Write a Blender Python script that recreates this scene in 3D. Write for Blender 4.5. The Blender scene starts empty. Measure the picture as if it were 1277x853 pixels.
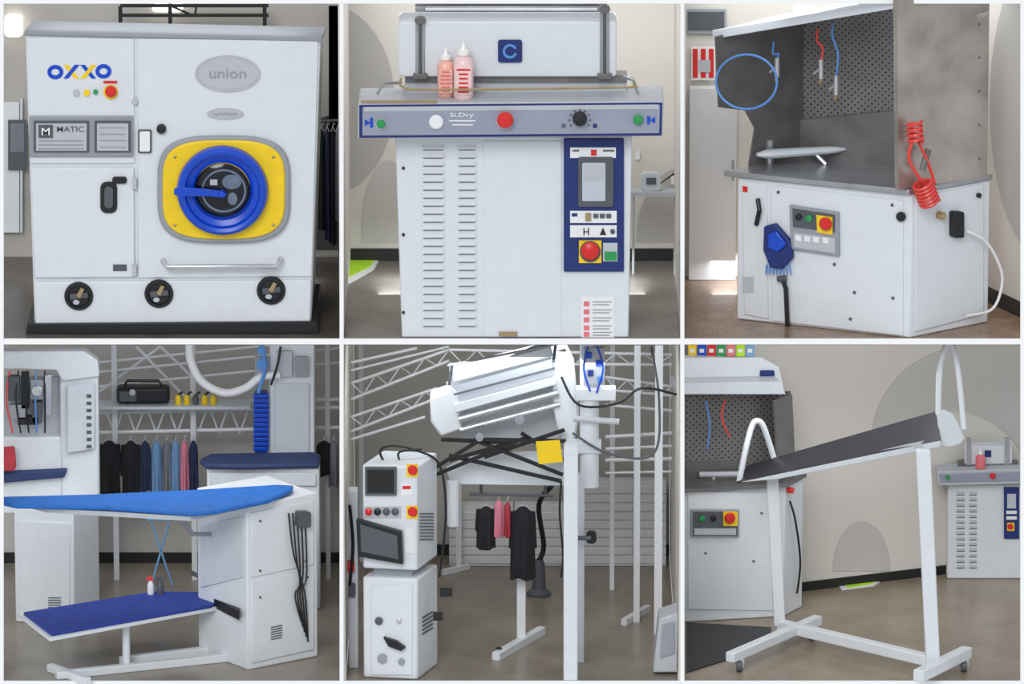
import bpy, math, random, bmesh
from mathutils import Vector as V
random.seed(4)
S=0.005; D=10000.0; TH=math.radians(14)
CAM=V((0,-D*math.cos(TH),D*math.sin(TH)))
UP=V((0,math.sin(TH),math.cos(TH))); FW=V((0,math.cos(TH),-math.sin(TH)))
sc=bpy.context.scene
ZUP=V((0,0,1))
def ray(px,py): return V((1,0,0))*(px-638.5)+UP*(426.5-py)+FW*D
class Pl:
    def __init__(s,p,n,flip=True):
        s.p=V(p); s.n=V(n).normalized()
        if flip and s.n.dot(CAM-s.p)<0: s.n=-s.n
        ex=ZUP.cross(s.n)
        s.ex=ex.normalized() if ex.length>1e-4 else V((1,0,0))
        s.ey=s.n.cross(s.ex)
    def at(s,px,py,t=0):
        r=ray(px,py); q=s.p+s.n*t
        return CAM+r*((q-CAM).dot(s.n)/r.dot(s.n))
def FR(d): return Pl((0,d,0),(0,-1,0))
def HZ(z): return Pl((0,0,z),(0,0,1))
def W(px,py,d): return FR(d).at(px,py)
def VP(a,da,b,db,py=400):
    A=W(a,py,da); Bq=W(b,py,db); A.z=Bq.z=0
    return Pl(A,(Bq-A).cross(ZUP))
ZTOP=W(640,5,0).z; ZT=W(640,422,0).z; ZM=W(640,430,0).z; ZB=W(640,850,0).z
# ---------------- materials
def lin(c):
    c/=255.0
    return c/12.92 if c<=.04045 else ((c+.055)/1.055)**2.4
MATS={}
def mat(k,rgb,rough=.5,metal=0.0,var=.05,scale=9,bump=0.0,emis=0):
    m=bpy.data.materials.new(k); m.use_nodes=True; nt=m.node_tree; N=nt.nodes; L=nt.links
    bs=N['Principled BSDF']; c=[lin(x) for x in rgb]
    tc=N.new('ShaderNodeTexCoord'); no=N.new('ShaderNodeTexNoise'); no.inputs['Scale'].default_value=scale; no.inputs['Detail'].default_value=5
    L.new(tc.outputs['Object'],no.inputs['Vector'])
    cr=N.new('ShaderNodeValToRGB'); cr.color_ramp.elements[0].position=.3; cr.color_ramp.elements[1].position=.7
    cr.color_ramp.elements[0].color=[x*(1-var) for x in c]+[1]; cr.color_ramp.elements[1].color=[min(1,x*(1+var)) for x in c]+[1]
    L.new(no.outputs['Fac'],cr.inputs['Fac']); L.new(cr.outputs['Color'],bs.inputs['Base Color'])
    bs.inputs['Roughness'].default_value=rough; bs.inputs['Metallic'].default_value=metal
    if bump:
        bp=N.new('ShaderNodeBump'); bp.inputs['Strength'].default_value=bump; bp.inputs['Distance'].default_value=.01
        L.new(no.outputs['Fac'],bp.inputs['Height']); L.new(bp.outputs['Normal'],bs.inputs['Normal'])
    if emis:
        bs.inputs['Emission Color'].default_value=c+[1]; bs.inputs['Emission Strength'].default_value=emis
    MATS[k]=m; return m
def floormat(k,rgb,rgb2,sc1=3,speck=0.0):
    m=mat(k,rgb,.28); nt=m.node_tree; N=nt.nodes; L=nt.links; bs=N['Principled BSDF']
    cr=[n for n in N if n.type=='VALTORGB'][0]; no=[n for n in N if n.type=='TEX_NOISE'][0]
    no.inputs['Scale'].default_value=sc1; no.inputs['Detail'].default_value=9; no.inputs['Roughness'].default_value=.65
    cr.color_ramp.elements[0].color=[lin(x) for x in rgb]+[1]; cr.color_ramp.elements[1].color=[lin(x) for x in rgb2]+[1]
    if speck:
        n2=N.new('ShaderNodeTexNoise'); n2.inputs['Scale'].default_value=60; n2.inputs['Detail'].default_value=3
        tc=[n for n in N if n.type=='TEX_COORD'][0]; L.new(tc.outputs['Object'],n2.inputs['Vector'])
        r2=N.new('ShaderNodeValToRGB'); r2.color_ramp.elements[0].position=.4; r2.color_ramp.elements[1].position=.62
        r2.color_ramp.elements[0].color=(1-speck,1-speck,1-speck,1); r2.color_ramp.elements[1].color=(1.0,1.0,1.0,1)
        L.new(n2.outputs['Fac'],r2.inputs['Fac'])
        mx=N.new('ShaderNodeMixRGB'); mx.blend_type='MULTIPLY'; mx.inputs['Fac'].default_value=1
        L.new(cr.outputs['Color'],mx.inputs[1]); L.new(r2.outputs['Color'],mx.inputs[2]); L.new(mx.outputs['Color'],bs.inputs['Base Color'])
mat('white',(220,225,230),.35,0,.02); mat('white2',(204,210,217),.4,0,.03); mat('plast',(235,236,238),.4,0,.02)
mat('rail',(218,221,225),.35,0,.02)
mat('grey',(150,155,162),.45,0,.05); mat('lgrey',(186,190,196),.45,0,.04); mat('dgrey',(84,88,94),.5,0,.06)
mat('pgrey',(150,156,174),.45,0,.04)
mat('black',(24,25,28),.45,0,.1); mat('slot',(100,102,106),.7,0,.1)
mat('steel',(176,178,182),.28,.7,.12,5); mat('dsteel',(120,118,118),.4,.5,.2,5,.1); mat('chrome',(212,214,218),.2,.75,.05)
mat('galv',(178,170,162),.28,.55,.28,3.2,.1); mat('tray',(46,46,54),.33,.2,.15,4)
mat('blue',(12,72,196),.3,0,.08); mat('navy',(22,44,112),.5,0,.08); mat('board',(30,106,192),.65,0,.1,14,.2)
mat('nboard',(36,60,146),.75,0,.1,14,.2); mat('dboard',(44,60,104),.7,0,.1)
mat('yellow',(246,208,24),.4,0,.05); mat('red',(214,38,36),.35,0,.06); mat('green',(40,150,80),.4,0,.05)
mat('lime',(178,226,40),.8,0,.08); mat('pink',(225,120,125),.6,0,.1); mat('bluehose',(90,145,215),.4); mat('redhose',(226,70,62),.35)
mat('glass',(16,20,30),.08,0,.3); mat('drum',(120,134,155),.25,.6,.3); mat('lightblue',(120,165,205),.7,0,.1)
mat('screen',(190,198,208),.25,0,.04); mat('gold',(172,152,112),.35,.4,.1)
mat('bottle1',(240,186,168),.3,0,.08); mat('bottle2',(242,208,208),.3,0,.06); mat('cap',(240,238,234),.4)
mat('cloth_black',(26,26,32),.85,0,.2,20,.3); mat('cloth_navy',(40,48,80),.85,0,.2,20,.3); mat('cloth_blue',(110,150,190),.85,0,.1,20,.3)
mat('cloth_pink',(215,130,150),.85,0,.1,20,.3); mat('cloth_red',(180,60,70),.85,0,.1,20,.3); mat('cloth_grey',(120,122,130),.85,0,.1,20,.3)
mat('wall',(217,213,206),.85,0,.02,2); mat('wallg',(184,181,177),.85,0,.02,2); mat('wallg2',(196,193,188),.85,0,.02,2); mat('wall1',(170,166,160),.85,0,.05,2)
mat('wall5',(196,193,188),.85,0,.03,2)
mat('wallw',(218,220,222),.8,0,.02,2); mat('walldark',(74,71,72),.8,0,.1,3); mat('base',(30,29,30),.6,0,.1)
mat('frame',(252,252,252),.6,0,0); mat('lamp',(255,252,240),.5,0,0,emis=2.5)
floormat('floor1',(78,72,66),(106,99,91),3,.2); floormat('floor2',(118,112,104),(146,141,133),3,.15)
floormat('floor3',(136,108,88),(178,150,126),5,.45); floormat('floor4',(124,116,105),(158,149,137),2.4,.12)
floormat('floor5',(122,112,99),(156,146,132),2.4,.15); floormat('floor6',(132,119,100),(162,149,130),2.4,.12)
def perf():
    m=mat('perf',(124,121,120),.4,.45,.15,4); nt=m.node_tree; N=nt.nodes; L=nt.links; bs=N['Principled BSDF']
    cr=[n for n in N if n.type=='VALTORGB'][0]; tc=[n for n in N if n.type=='TEX_COORD'][0]
    sx=N.new('ShaderNodeSeparateXYZ'); L.new(tc.outputs['Object'],sx.inputs[0])
    def fr(o,f):
        a=N.new('ShaderNodeMath'); a.operation='MULTIPLY'; a.inputs[1].default_value=f; L.new(o,a.inputs[0])
        b=N.new('ShaderNodeMath'); b.operation='FRACT'; L.new(a.outputs[0],b.inputs[0])
        c=N.new('ShaderNodeMath'); c.operation='SUBTRACT'; c.inputs[1].default_value=.5; L.new(b.outputs[0],c.inputs[0])
        e=N.new('ShaderNodeMath'); e.operation='MULTIPLY'; L.new(c.outputs[0],e.inputs[0]); L.new(c.outputs[0],e.inputs[1]); return e.outputs[0]
    ad=N.new('ShaderNodeMath'); ad.operation='ADD'; s2=N.new('ShaderNodeMath'); s2.operation='SUBTRACT'
    L.new(sx.outputs[0],ad.inputs[0]); L.new(sx.outputs[2],ad.inputs[1]); L.new(sx.outputs[0],s2.inputs[0]); L.new(sx.outputs[2],s2.inputs[1])
    q=N.new('ShaderNodeMath'); q.operation='ADD'; L.new(fr(ad.outputs[0],24),q.inputs[0]); L.new(fr(s2.outputs[0],24),q.inputs[1])
    lt=N.new('ShaderNodeMath'); lt.operation='LESS_THAN'; lt.inputs[1].default_value=.045; L.new(q.outputs[0],lt.inputs[0])
    mx=N.new('ShaderNodeMixRGB'); L.new(lt.outputs[0],mx.inputs[0]); L.new(cr.outputs['Color'],mx.inputs[1]); mx.inputs[2].default_value=(.04,.04,.04,1)
    L.new(mx.outputs[0],bs.inputs['Base Color'])
perf()
# ---------------- builder
ORG={}
FC={}
def textgeo(s):
    if s in FC: return FC[s]
    cu=bpy.data.curves.new('t','FONT'); cu.body=s; cu.size=1; cu.resolution_u=3; cu.offset=.01
    ob=bpy.data.objects.new('t',cu); sc.collection.objects.link(ob)
    me=bpy.data.meshes.new_from_object(ob)
    vs=[v.co.copy() for v in me.vertices]; fs=[list(p.vertices) for p in me.polygons]
    bpy.data.objects.remove(ob); bpy.data.curves.remove(cu); bpy.data.meshes.remove(me)
    FC[s]=(vs,fs); return FC[s]
class B:
    def __init__(s): s.v=[]; s.f=[]; s.m=[]; s.ml=[]
    def add(s,vs,fs,m):
        o=len(s.v); s.v+= [V(x) for x in vs]
        if m not in s.ml: s.ml.append(m)
        i=s.ml.index(m)
        for f in fs: s.f.append([o+k for k in f]); s.m.append(i)
        return s
    def clampz(s,z):
        for v in s.v: v.z=max(v.z,z)
        return s
    def pr(s,A,Bk,m):
        n=len(A); fs=[list(range(n)),list(range(2*n-1,n-1,-1))]+[[i,i+n,(i+1)%n+n,(i+1)%n] for i in range(n)]
        return s.add(list(A)+list(Bk),fs,m)
    def G(s,pl,pts,t0,t1,m):
        A=[pl.at(x,y,t1) for x,y in pts]; return s.pr(A,[a-pl.n*(t1-t0) for a in A],m)
    def R(s,pl,x0,y0,x1,y1,t0,t1,m): return s.G(pl,[(x0,y0),(x1,y0),(x1,y1),(x0,y1)],t0,t1,m)
    def Q(s,pl,x0,y0,x1,y1,r,t0,t1,m,n=5):
        P=[]
        for cx,cy,a0 in((x1-r,y0+r,-90),(x1-r,y1-r,0),(x0+r,y1-r,90),(x0+r,y0+r,180)):
            for i in range(n+1):
                a=math.radians(a0+90*i/n); P.append((cx+r*math.cos(a),cy+r*math.sin(a)))
        return s.G(pl,P,t0,t1,m)
    def E(s,pl,cx,cy,rx,ry,t0,t1,m,n=28):
        return s.G(pl,[(cx+rx*math.cos(2*math.pi*i/n),cy+ry*math.sin(2*math.pi*i/n)) for i in range(n)],t0,t1,m)
    def O(s,pl,cx,cy,rx,ry,k,t0,t1,m,n=36):
        ro=[pl.at(cx+rx*math.cos(2*math.pi*i/n),cy+ry*math.sin(2*math.pi*i/n),t1) for i in range(n)]
        ri=[pl.at(cx+(rx-k)*math.cos(2*math.pi*i/n),cy+(ry-k)*math.sin(2*math.pi*i/n),t1) for i in range(n)]
        dn=pl.n*(t1-t0); L=ro+ri+[a-dn for a in ro]+[a-dn for a in ri]; fs=[]
        for i in range(n):
            j=(i+1)%n; fs+=[[i,j,n+j,n+i],[2*n+i,3*n+i,3*n+j,2*n+j],[i,2*n+i,2*n+j,j],[n+i,n+j,3*n+j,3*n+i]]
        return s.add(L,fs,m)
    def L(s,pl,cx,cy,prof,m,n=32,k=1.0):
        tr=max(t for r,t in prof); c=pl.at(cx,cy,tr)
        return s.rev(c,pl.ex*k,pl.ey,pl.n,[(r,t-tr) for r,t in prof],m,n)
    def rev(s,c,ex,ey,n_,prof,m,n=24):
        rings=[[c+ex*(r*math.cos(2*math.pi*i/n))+ey*(r*math.sin(2*math.pi*i/n))+n_*t for i in range(n)] for r,t in prof]
        return s.loft(rings,m)
    def VL(s,c,prof,m,n=20): return s.rev(V(c),V((1,0,0)),V((0,1,0)),ZUP,prof,m,n)
    def loft(s,rings,m,cap=True):
        n=len(rings[0]); vs=[p for r in rings for p in r]; fs=[]
        for a in range(len(rings)-1):
            for i in range(n):
                j=(i+1)%n; fs.append([a*n+i,a*n+j,(a+1)*n+j,(a+1)*n+i])
        if cap: fs+=[list(range(n-1,-1,-1)),[(len(rings)-1)*n+i for i in range(n)]]
        return s.add(vs,fs,m)
    def T(s,pts,r,m,seg=8,sm=False,closed=False):
        pts=[V(p) if isinstance(p,V) else W(*p) for p in pts]
        if sm:
            q=[]; n=len(pts)
            for i in range(n-1):
                a=pts[max(i-1,0)];b=pts[i];c=pts[i+1];d=pts[min(i+2,n-1)]
                for k in range(6):
                    t=k/6; q.append(.5*((2*b)+(c-a)*t+(2*a-5*b+4*c-d)*t*t+(3*b-a-3*c+d)*t**3))
            q.append(pts[-1]); pts=q
        n=len(pts); rings=[]; prev=None
        for i,p in enumerate(pts):
            if closed: t=pts[(i+1)%n]-pts[i-1]
            else: t=pts[min(i+1,n-1)]-pts[max(i-1,0)]
            t.normalize()
            if prev is None:
                u=V((0,0,1)) if abs(t.z)<.9 else V((1,0,0))
                u=(u-t*u.dot(t)).normalized()
            else: u=(prev-t*prev.dot(t)).normalized()
            prev=u; w=t.cross(u); ph=math.pi/4 if seg==4 else 0; rr=r*1.414 if seg==4 else r
            rings.append([p+u*(rr*math.cos(2*math.pi*k/seg+ph))+w*(rr*math.sin(2*math.pi*k/seg+ph)) for k in range(seg)])
        if closed: rings.append(rings[0]); return s.loft(rings,m,False)
        return s.loft(rings,m)
    def X(s,pl,cx,cy,w,h,txt,t,m):
        vs,fs=textgeo(txt)
        x0=min(v.x for v in vs);x1=max(v.x for v in vs);y0=min(v.y for v in vs);y1=max(v.y for v in vs)
        P=[pl.at(cx+((v.x-x0)/(x1-x0)-.5)*w,cy-((v.y-y0)/(y1-y0)-.5)*h,t) for v in vs]
        return s.add(P,fs,m)
    def foot(s,fp,z0,z1,m):
        return s.pr([V((p[0],p[1],z1)) for p in fp],[V((p[0],p[1],z0)) for p in fp],m)
    def box(s,x0,x1,y0,y1,z0,z1,m): return s.foot([(x0,y0),(x1,y0),(x1,y1),(x0,y1)],z0,z1,m)
    def make(s,name,parent=None,label=None,cat=None,group=None,bev=0,kind=None,base=False):
        c=V((0,0,0))
        for v in s.v: c+=v
        c/=len(s.v)
        if base: c.z=min(v.z for v in s.v)
        me=bpy.data.meshes.new(name); me.from_pydata([(v-c)*S for v in s.v],[],s.f)
        for m in s.ml: me.materials.append(MATS[m])
        for p,i in zip(me.polygons,s.m): p.material_index=i
        bm=bmesh.new(); bm.from_mesh(me); bmesh.ops.recalc_face_normals(bm,faces=bm.faces[:]); bm.to_mesh(me); bm.free()
        me.polygons.foreach_set('use_smooth',[True]*len(me.polygons)); me.set_sharp_from_angle(angle=math.radians(38))
        ob=bpy.data.objects.new(name,me); sc.collection.objects.link(ob)
        o=V((0,0,0))
        if parent is not None: ob.parent=parent; o=ORG[parent]
        ob.location=(c-o)*S; ORG[ob]=c
        if bev:
            md=ob.modifiers.new('b','BEVEL'); md.width=bev*S; md.segments=2; md.limit_method='ANGLE'; md.angle_limit=math.radians(40)
        if label: ob['label']=label
        if cat: ob['category']=cat
        if group: ob['group']=group
        if kind: ob['kind']=kind
        return ob
def thing(name,label,cat,base,group=None):
    e=bpy.data.objects.new(name,None); e.empty_display_size=.05; sc.collection.objects.link(e)
    e.location=base*S; ORG[e]=V(base); e['label']=label; e['category']=cat
    if group: e['group']=group
    return e
def ST(b,name,bev=0): return b.make(name,kind='structure',bev=bev)
def coil(p0,p1,R,n,r,m,b,k=12):
    ax=(p1-p0).normalized(); u=ax.cross(V((0,1,0))); u.normalize(); w=ax.cross(u); pts=[]
    for i in range(n*k+1):
        a=2*math.pi*i/k; pts.append(p0+(p1-p0)*(i/(n*k))+u*R*math.cos(a)+w*R*math.sin(a))
    return b.T(pts,r,m,6)
def bowed(pl,cx,cy,r,t,col,b,h=8):
    return b.L(pl,cx,cy,[(r*.6,t),(r*.6,t+h*.4),(r,t+h*.45),(r*1.02,t+h*.75),(r*.8,t+h),(.3,t+h*1.1)],col)
# ---------------- structure
XL=W(426,400,0).x; XR=W(851,400,0).x; XI=760
def room(x0,x1,zf,zc,d,fm,wm,mur=None,wall=True):
    ST(B().box(x0,x1,0,d,zf-(ZT-ZM if zf==ZT else 12),zf,fm),'floor')
    if wall:
        b=B().box(x0,x1,d,d+8,zf,zc,wm)
        if mur:
            for mm,pts in mur: b.G(FR(d),pts,0,1,mm)
        ST(b,'wall_back')
def arc(cx,cy,rx,ry,a0,a1,n=20): return [(cx+rx*math.cos(math.radians(a0+(a1-a0)*i/n)),cy+ry*math.sin(math.radians(a0+(a1-a0)*i/n))) for i in range(n+1)]
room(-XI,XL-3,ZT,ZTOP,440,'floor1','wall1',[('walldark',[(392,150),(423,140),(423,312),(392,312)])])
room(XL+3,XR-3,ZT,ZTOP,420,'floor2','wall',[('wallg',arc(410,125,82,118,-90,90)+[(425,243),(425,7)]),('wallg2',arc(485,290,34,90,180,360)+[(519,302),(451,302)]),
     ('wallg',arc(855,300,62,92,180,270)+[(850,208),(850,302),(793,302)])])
room(XR+3,XI,ZT,ZTOP,330,'floor3','wall')
room(-XI,XL-3,ZB,ZM,560,'floor4','wall5')
room(XL+3,XR-3,ZB,ZM,600,'floor5','wall5')
room(XR+3,XI,ZB,ZM,620,'floor6','wall',wall=False)
def ddd(zf,py): return HZ(zf).at(638,py).y
def baseb(x0,x1,d,zf,h=16): ST(B().box(x0,x1,d-3,d,zf,zf+h,'base'),'baseboard_back')
baseb(XL+3,XR-3,419,ZT,16); baseb(-XI,XL-3,559,ZB,14); baseb(XL+3,XR-3,599,ZB,14)
for x in(XL,XR):
    for z0,z1 in((ZT,ZTOP),(ZB,ZM)):
        ST(B().box(x-2.5,x+2.5,2,430 if z0==ZT else 600,z0,z1,'wall'),'wall_side')
tn=[0]
def trim(pts,t=2):
    tn[0]+=1; ST(B().G(FR(0),pts,-1,t,'frame'),'trim_%d'%tn[0])
trim([(423.5,0),(428.5,0),(428.5,852.9),(423.5,852.9)],2.3); trim([(848.5,0),(853.5,0),(853.5,852.9),(848.5,852.9)],2.3)
trim([(-20,422.5),(1297,422.5),(1297,429.5),(-20,429.5)])
trim([(-20,-20),(4.5,-20),(4.5,873),(-20,873)],2.6); trim([(1272.5,-20),(1297,-20),(1297,873),(1272.5,873)],2.6)
trim([(4.5,-20),(1272.5,-20),(1272.5,4.5),(4.5,4.5)]); trim([(4.5,849.5),(1272.5,849.5),(1272.5,873),(4.5,873)])
# ---------------- shared things
def garment(cx,yt,w,h,d,m,label,group='hanging clothes on the rail',sleeve=True,rail=8):
    c=W(cx,yt,d); T=thing('garment',label,'clothing',V((c.x,d,c.z-h)),group)
    b=B(); rings=[]; ph=random.random()*6
    for i in range(12):
        v=i/11; wd=w/2*(.35+.65*min(1,v/.14)**.6)*(1+.12*v); dp=3+5*min(1,v/.1)+3*v
        rings.append([c+V((math.cos(a)*wd*(1+.05*math.sin(6*a+ph)),math.sin(a)*dp*(1+.35*v*math.sin(5*a+ph*2)),-v*h+1.5*math.sin(3*a+ph)*(v>.95))) for a in [2*math.pi*k/28 for k in range(28)]])
    b.loft(rings,m); b.make('cloth_body',T)
    if sleeve:
        for sx in(-1,1):
            b=B(); rg=[]
            for i in range(6):
                v=i/5; cc=c+V((sx*(w*.42+w*.12*v),0,-h*.07-h*.5*v)); r=w*.15*(1-.3*v)
                rg.append([cc+V((math.cos(a)*r,math.sin(a)*5,0)) for a in [2*math.pi*k/12 for k in range(12)]])
            b.loft(rg,m); b.make('sleeve',T)
    b=B(); b.T([c+V((-w*.3,0,-3)),c+V((0,0,3)),c+V((w*.3,0,-3))],.8,'chrome',6)
    b.T([c+V((0,0,2)),c+V((0,0,rail-3)),c+V((1.5,0,rail)),c+V((3,0,rail-2))],.6,'chrome',6); b.make('hanger',T)
    return T
# ================= CELL 1
def cell1():
    d=ddd(ZT,414); F=FR(d)
    T=thing('dry_cleaning_machine','large white dry cleaning machine with round blue and yellow loading door','dry cleaning machine',V((W(215,413,d).x,d+60,ZT)))
    b=B().G(F,[(34,404),(395,401),(398,408),(32,412)],-192,10,'black')
    zmin=min(v.z for v in b.v)
    for v in b.v:
        if v.z<zmin+6: v.z=ZT
    b.make('platform',T,bev=1)
    fr=[F.at(*p) for p in((32,43),(400,47),(388,405),(43,408))]
    bk=[p+V((0,190,0)) for p in fr]; bk[0].z-=28; bk[1].z-=28
    B().pr(fr,bk,'white').make('body',T,bev=2)
    a=[F.at(*p,4) for p in((30,39),(402,47))]; q=[p+V((0,190,-26)) for p in a]
    B().pr([a[0],a[1],q[1],q[0]],[x-V((0,0,5)) for x in(a[0],a[1],q[1],q[0])],'grey').make('top_cover',T,label='brushed grey sloping top cover',bev=1)
    B().G(F,[(35,47),(167,48),(168,204),(37,204)],0,3,'white').make('upper_panel',T,bev=1.2)
    B().G(F,[(172,48),(397,51),(389,345),(172,347)],0,3,'white').make('front_panel',T,bev=1.2)
    B().G(F,[(43,352),(388,349),(387,402),(44,405)],0,5,'white').make('plinth_panel',T,bev=1.5)
    dr=B().G(F,[(39,209),(167,209),(168,346),(43,347)],0,5,'white').make('service_door',T,bev=1.5)
    b=B().Q(F,125,227,146,266,8,4,8,'black').Q(F,130,233,141,260,5,6,11,'dgrey'); b.make('handle',dr,label='black recessed handle',bev=.5)
    B().Q(F,140,221,158,229,3,4,9,'black').make('latch',dr)
    B().R(F,141,330,158,338,4,6,'dgrey').make('name_plate',dr)
    for y in(222,330): B().R(F,165,y,170,y+14,4,8,'lgrey').make('hinge',dr)
    b=B(); lx=[69,89,110,129]
    for i in(0,3): b.O(F,lx[i],90 if i==0 else 89,10,9,5,2.5,3.6,'blue')
    for i in(1,2):
        x=lx[i]
        b.G(F,[(x-10,81),(x-4,81),(x+10,98),(x+4,98)],2.5,3.6,'yellow' if i==1 else 'blue'); b.G(F,[(x+4,81),(x+10,81),(x-4,98),(x-10,98)],2.5,4.0,'blue' if i==1 else 'yellow')
    b.make('logo',T,label='blue and yellow lettering')
    B().E(F,95,116,4,4,3,6,'lgrey').make('indicator_light',T)
    B().E(F,108,116,4,4,3,6,'yellow').make('indicator_light',T); B().E(F,119,115,3,3,3,6,'green').make('indicator_light',T)
    b=B().E(F,138,115,9,9,3,5,'yellow'); bowed(F,138,115,7,5,'red',b); b.make('emergency_stop_button',T,label='red stop button on a yellow disc')
    B().R(F,129,101,146,104,3,4,'red').make('warning_strip',T)
    cp=B().R(F,36,145,166,196,2,7,'grey').make('control_panel',T,bev=1.5)
    b=B().R(F,42,151,111,190,7,9,'dgrey').R(F,45,154,108,188,9,10,'lgrey').R(F,48,156,66,172,10,11,'dgrey').X(F,57,164,10,9,'M',11.4,'plast').X(F,88,161,34,7,'MATIC',10.5,'dgrey')
    for y in(176,181,186): b.R(F,48,y-1,104,y+.5,10,10.6,'grey')
    b.make('display',cp,label='grey framed control display')
    b=B().R(F,118,151,163,190,7,9,'dgrey').R(F,121,154,160,188,9,10,'lgrey')
    for y in(160,168,176,184): b.R(F,124,y-1,157,y,10,10.6,'grey')
    b.make('keypad',cp)
    B().Q(F,172,162,189,191,2,3,6,'dgrey').Q(F,174,164,187,189,2,6,8,'plast').make('switch_plate',T)
    B().L(F,201,162,[(6,3),(6,8),(4,11),(.3,11.5)],'black').make('knob',T)
    B().E(F,284,92,41,23,3,5,'chrome').E(F,284,92,37,19,5,6,'lgrey').X(F,284,92,46,12,'union',6.4,'grey').make('badge',T,label='oval silver maker badge')
    B().E(F,281,142,23,7,3,5,'chrome').E(F,281,142,20,5,5,5.6,'lgrey').X(F,281,142,30,5,'union',6,'grey').make('badge',T)
    B().E(F,168,127,4,4,3,5,'lgrey').make('lock',T)
    def se(k):
        P=[]
        for i in range(56):
            a=2*math.pi*i/56; c,s_=math.cos(a),math.sin(a)
            x=(abs(c)**.66)*(1 if c>0 else -1); y=(abs(s_)**.5)*(1 if s_>0 else -1)
            P.append((279+x*83*k,237+y*67*k))
        return P
    dd=B().G(F,se(1.0),2,11,'grey').make('loading_door',T,label='white-grey rimmed loading door',bev=2.5)
    B().G(F,se(.92),8,14,'yellow').make('door_surround',dd,label='yellow door surround',bev=2)
    B().L(F,277,240,[(56,12),(57,20),(55,28),(51,31),(47,29),(45,22),(41,20),(38,19),(36,22),(34,12)],'blue',56).make('door_ring',dd,label='glossy blue door ring')
    B().L(F,277,240,[(36,11),(35,15),(28,17.5),(14,19.5),(.3,20)],'glass',40).make('door_glass',dd,label='dark round porthole glass')
    B().O(F,279,238,28,27,2.5,17,19,'drum').E(F,289,227,12,9,18,20.4,'drum').R(F,262,224,271,231,18,20.4,'lgrey').E(F,290,248,6,8,18,20.2,'drum').make('drum',dd,label='steel drum with painted reflections on the glass')  # drum rim, plus pale patches painted on as reflections in the glass
    hb=B().G(F,[(217,236),(224,233),(262,237),(280,239),(283,243),(279,247),(262,245),(224,245),(217,243)],24,30,'blue'); hb.L(F,277,243,[(4,20),(4,32),(3,33),(.3,33)],'blue'); hb.make('door_handle',dd,label='blue lever handle',bev=1.5)
    for x,y in((218,196),(341,196),(341,281),(218,281)): B().L(F,x,y,[(2,13),(2,15),(.3,16)],'gold',12).make('bolt',dd)
    B().T([F.at(203,324,3),F.at(203,325,12),F.at(208,333,17),F.at(345,332,17),F.at(350,323,12),F.at(350,322,3)],3.2,'chrome',10).make('grab_rail',T,label='long chrome grab rail')
    for x,y in((98,370),(198,367),(338,363)):
        k=B().L(F,x,y,[(18,4),(18,8),(16,10),(14,10),(13,7),(.3,7)],'black').make('valve_dial',T,label='black round dial with yellow mark')
        B().G(F,[(x-11,y-3),(x+11,y-5),(x+12,y+1),(x-10,y+4)],7,10,'dgrey').G(F,[(x-3,y-1),(x+3,y-11),(x+7,y-9),(x+2,y+2)],8,12,'gold').E(F,x-3,y+7,4,3,7,11,'chrome').make('dial_pointer',k)
    b=B(); dk=400
    for x in(150,212,330): b.T([W(x,4 if x>150 else 8,dk),V((W(x,5,dk).x,dk,ZT))],2.5,'black',4)
    for y in(7,19): b.T([(150,y,dk),(335,y,dk)],2,'black',4)
    b.T([(212,7,dk),(240,19,dk)],1.5,'black',6); b.T([(245,7,dk),(243,19,dk)],1.5,'black',6)
    b.make('steel_shelf_rack',label='black metal rack frame standing behind the white machine',cat='rack')
    W4=FR(438)
    ST(B().R(W4,-30,128,24,290,0,6,'wallw').R(W4,25,124,28,290,0,8,'white2'),'door_1')
    B().R(W4,10,150,33,212,7,10,'dgrey').R(W4,13,154,30,190,10,11,'cloth_grey').make('wall_poster',label='dark framed panel fixed on the wall',cat='poster')
    B().Q(W4,6,20,28,46,5,0,12,'lamp').make('glare_lamp',label='bright white square standing in for ceiling glare',cat='lamp',group='bright wall lamps')  # glowing square added in place of glare on the ceiling
    B().Q(W4,190,6,228,15,4,0,12,'lamp').make('glare_lamp',label='bright white strip lamp on wall',cat='lamp',group='bright wall lamps')
    b=B(); r=W(390,152,330); q=W(424,150,330)
    b.T([r,q],2,'dgrey'); b.T([V((q.x-1,330,q.z)),V((q.x-1,330,ZT))],2,'dgrey'); b.T([r,V((r.x,330,ZT))],2,'dgrey'); b.make('clothes_rail',label='dark metal clothes rail beside the machine',cat='clothes rack')
    for i,(x,m,h) in enumerate(((401,'cloth_black',130),(408,'cloth_navy',145),(415,'cloth_black',150),(421,'cloth_grey',120))):
        garment(x,161,8,h,330,m,('black','navy','black','grey')[i]+' garment hanging on the rail','clothes hanging beside machine',False)
cell1()
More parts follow.
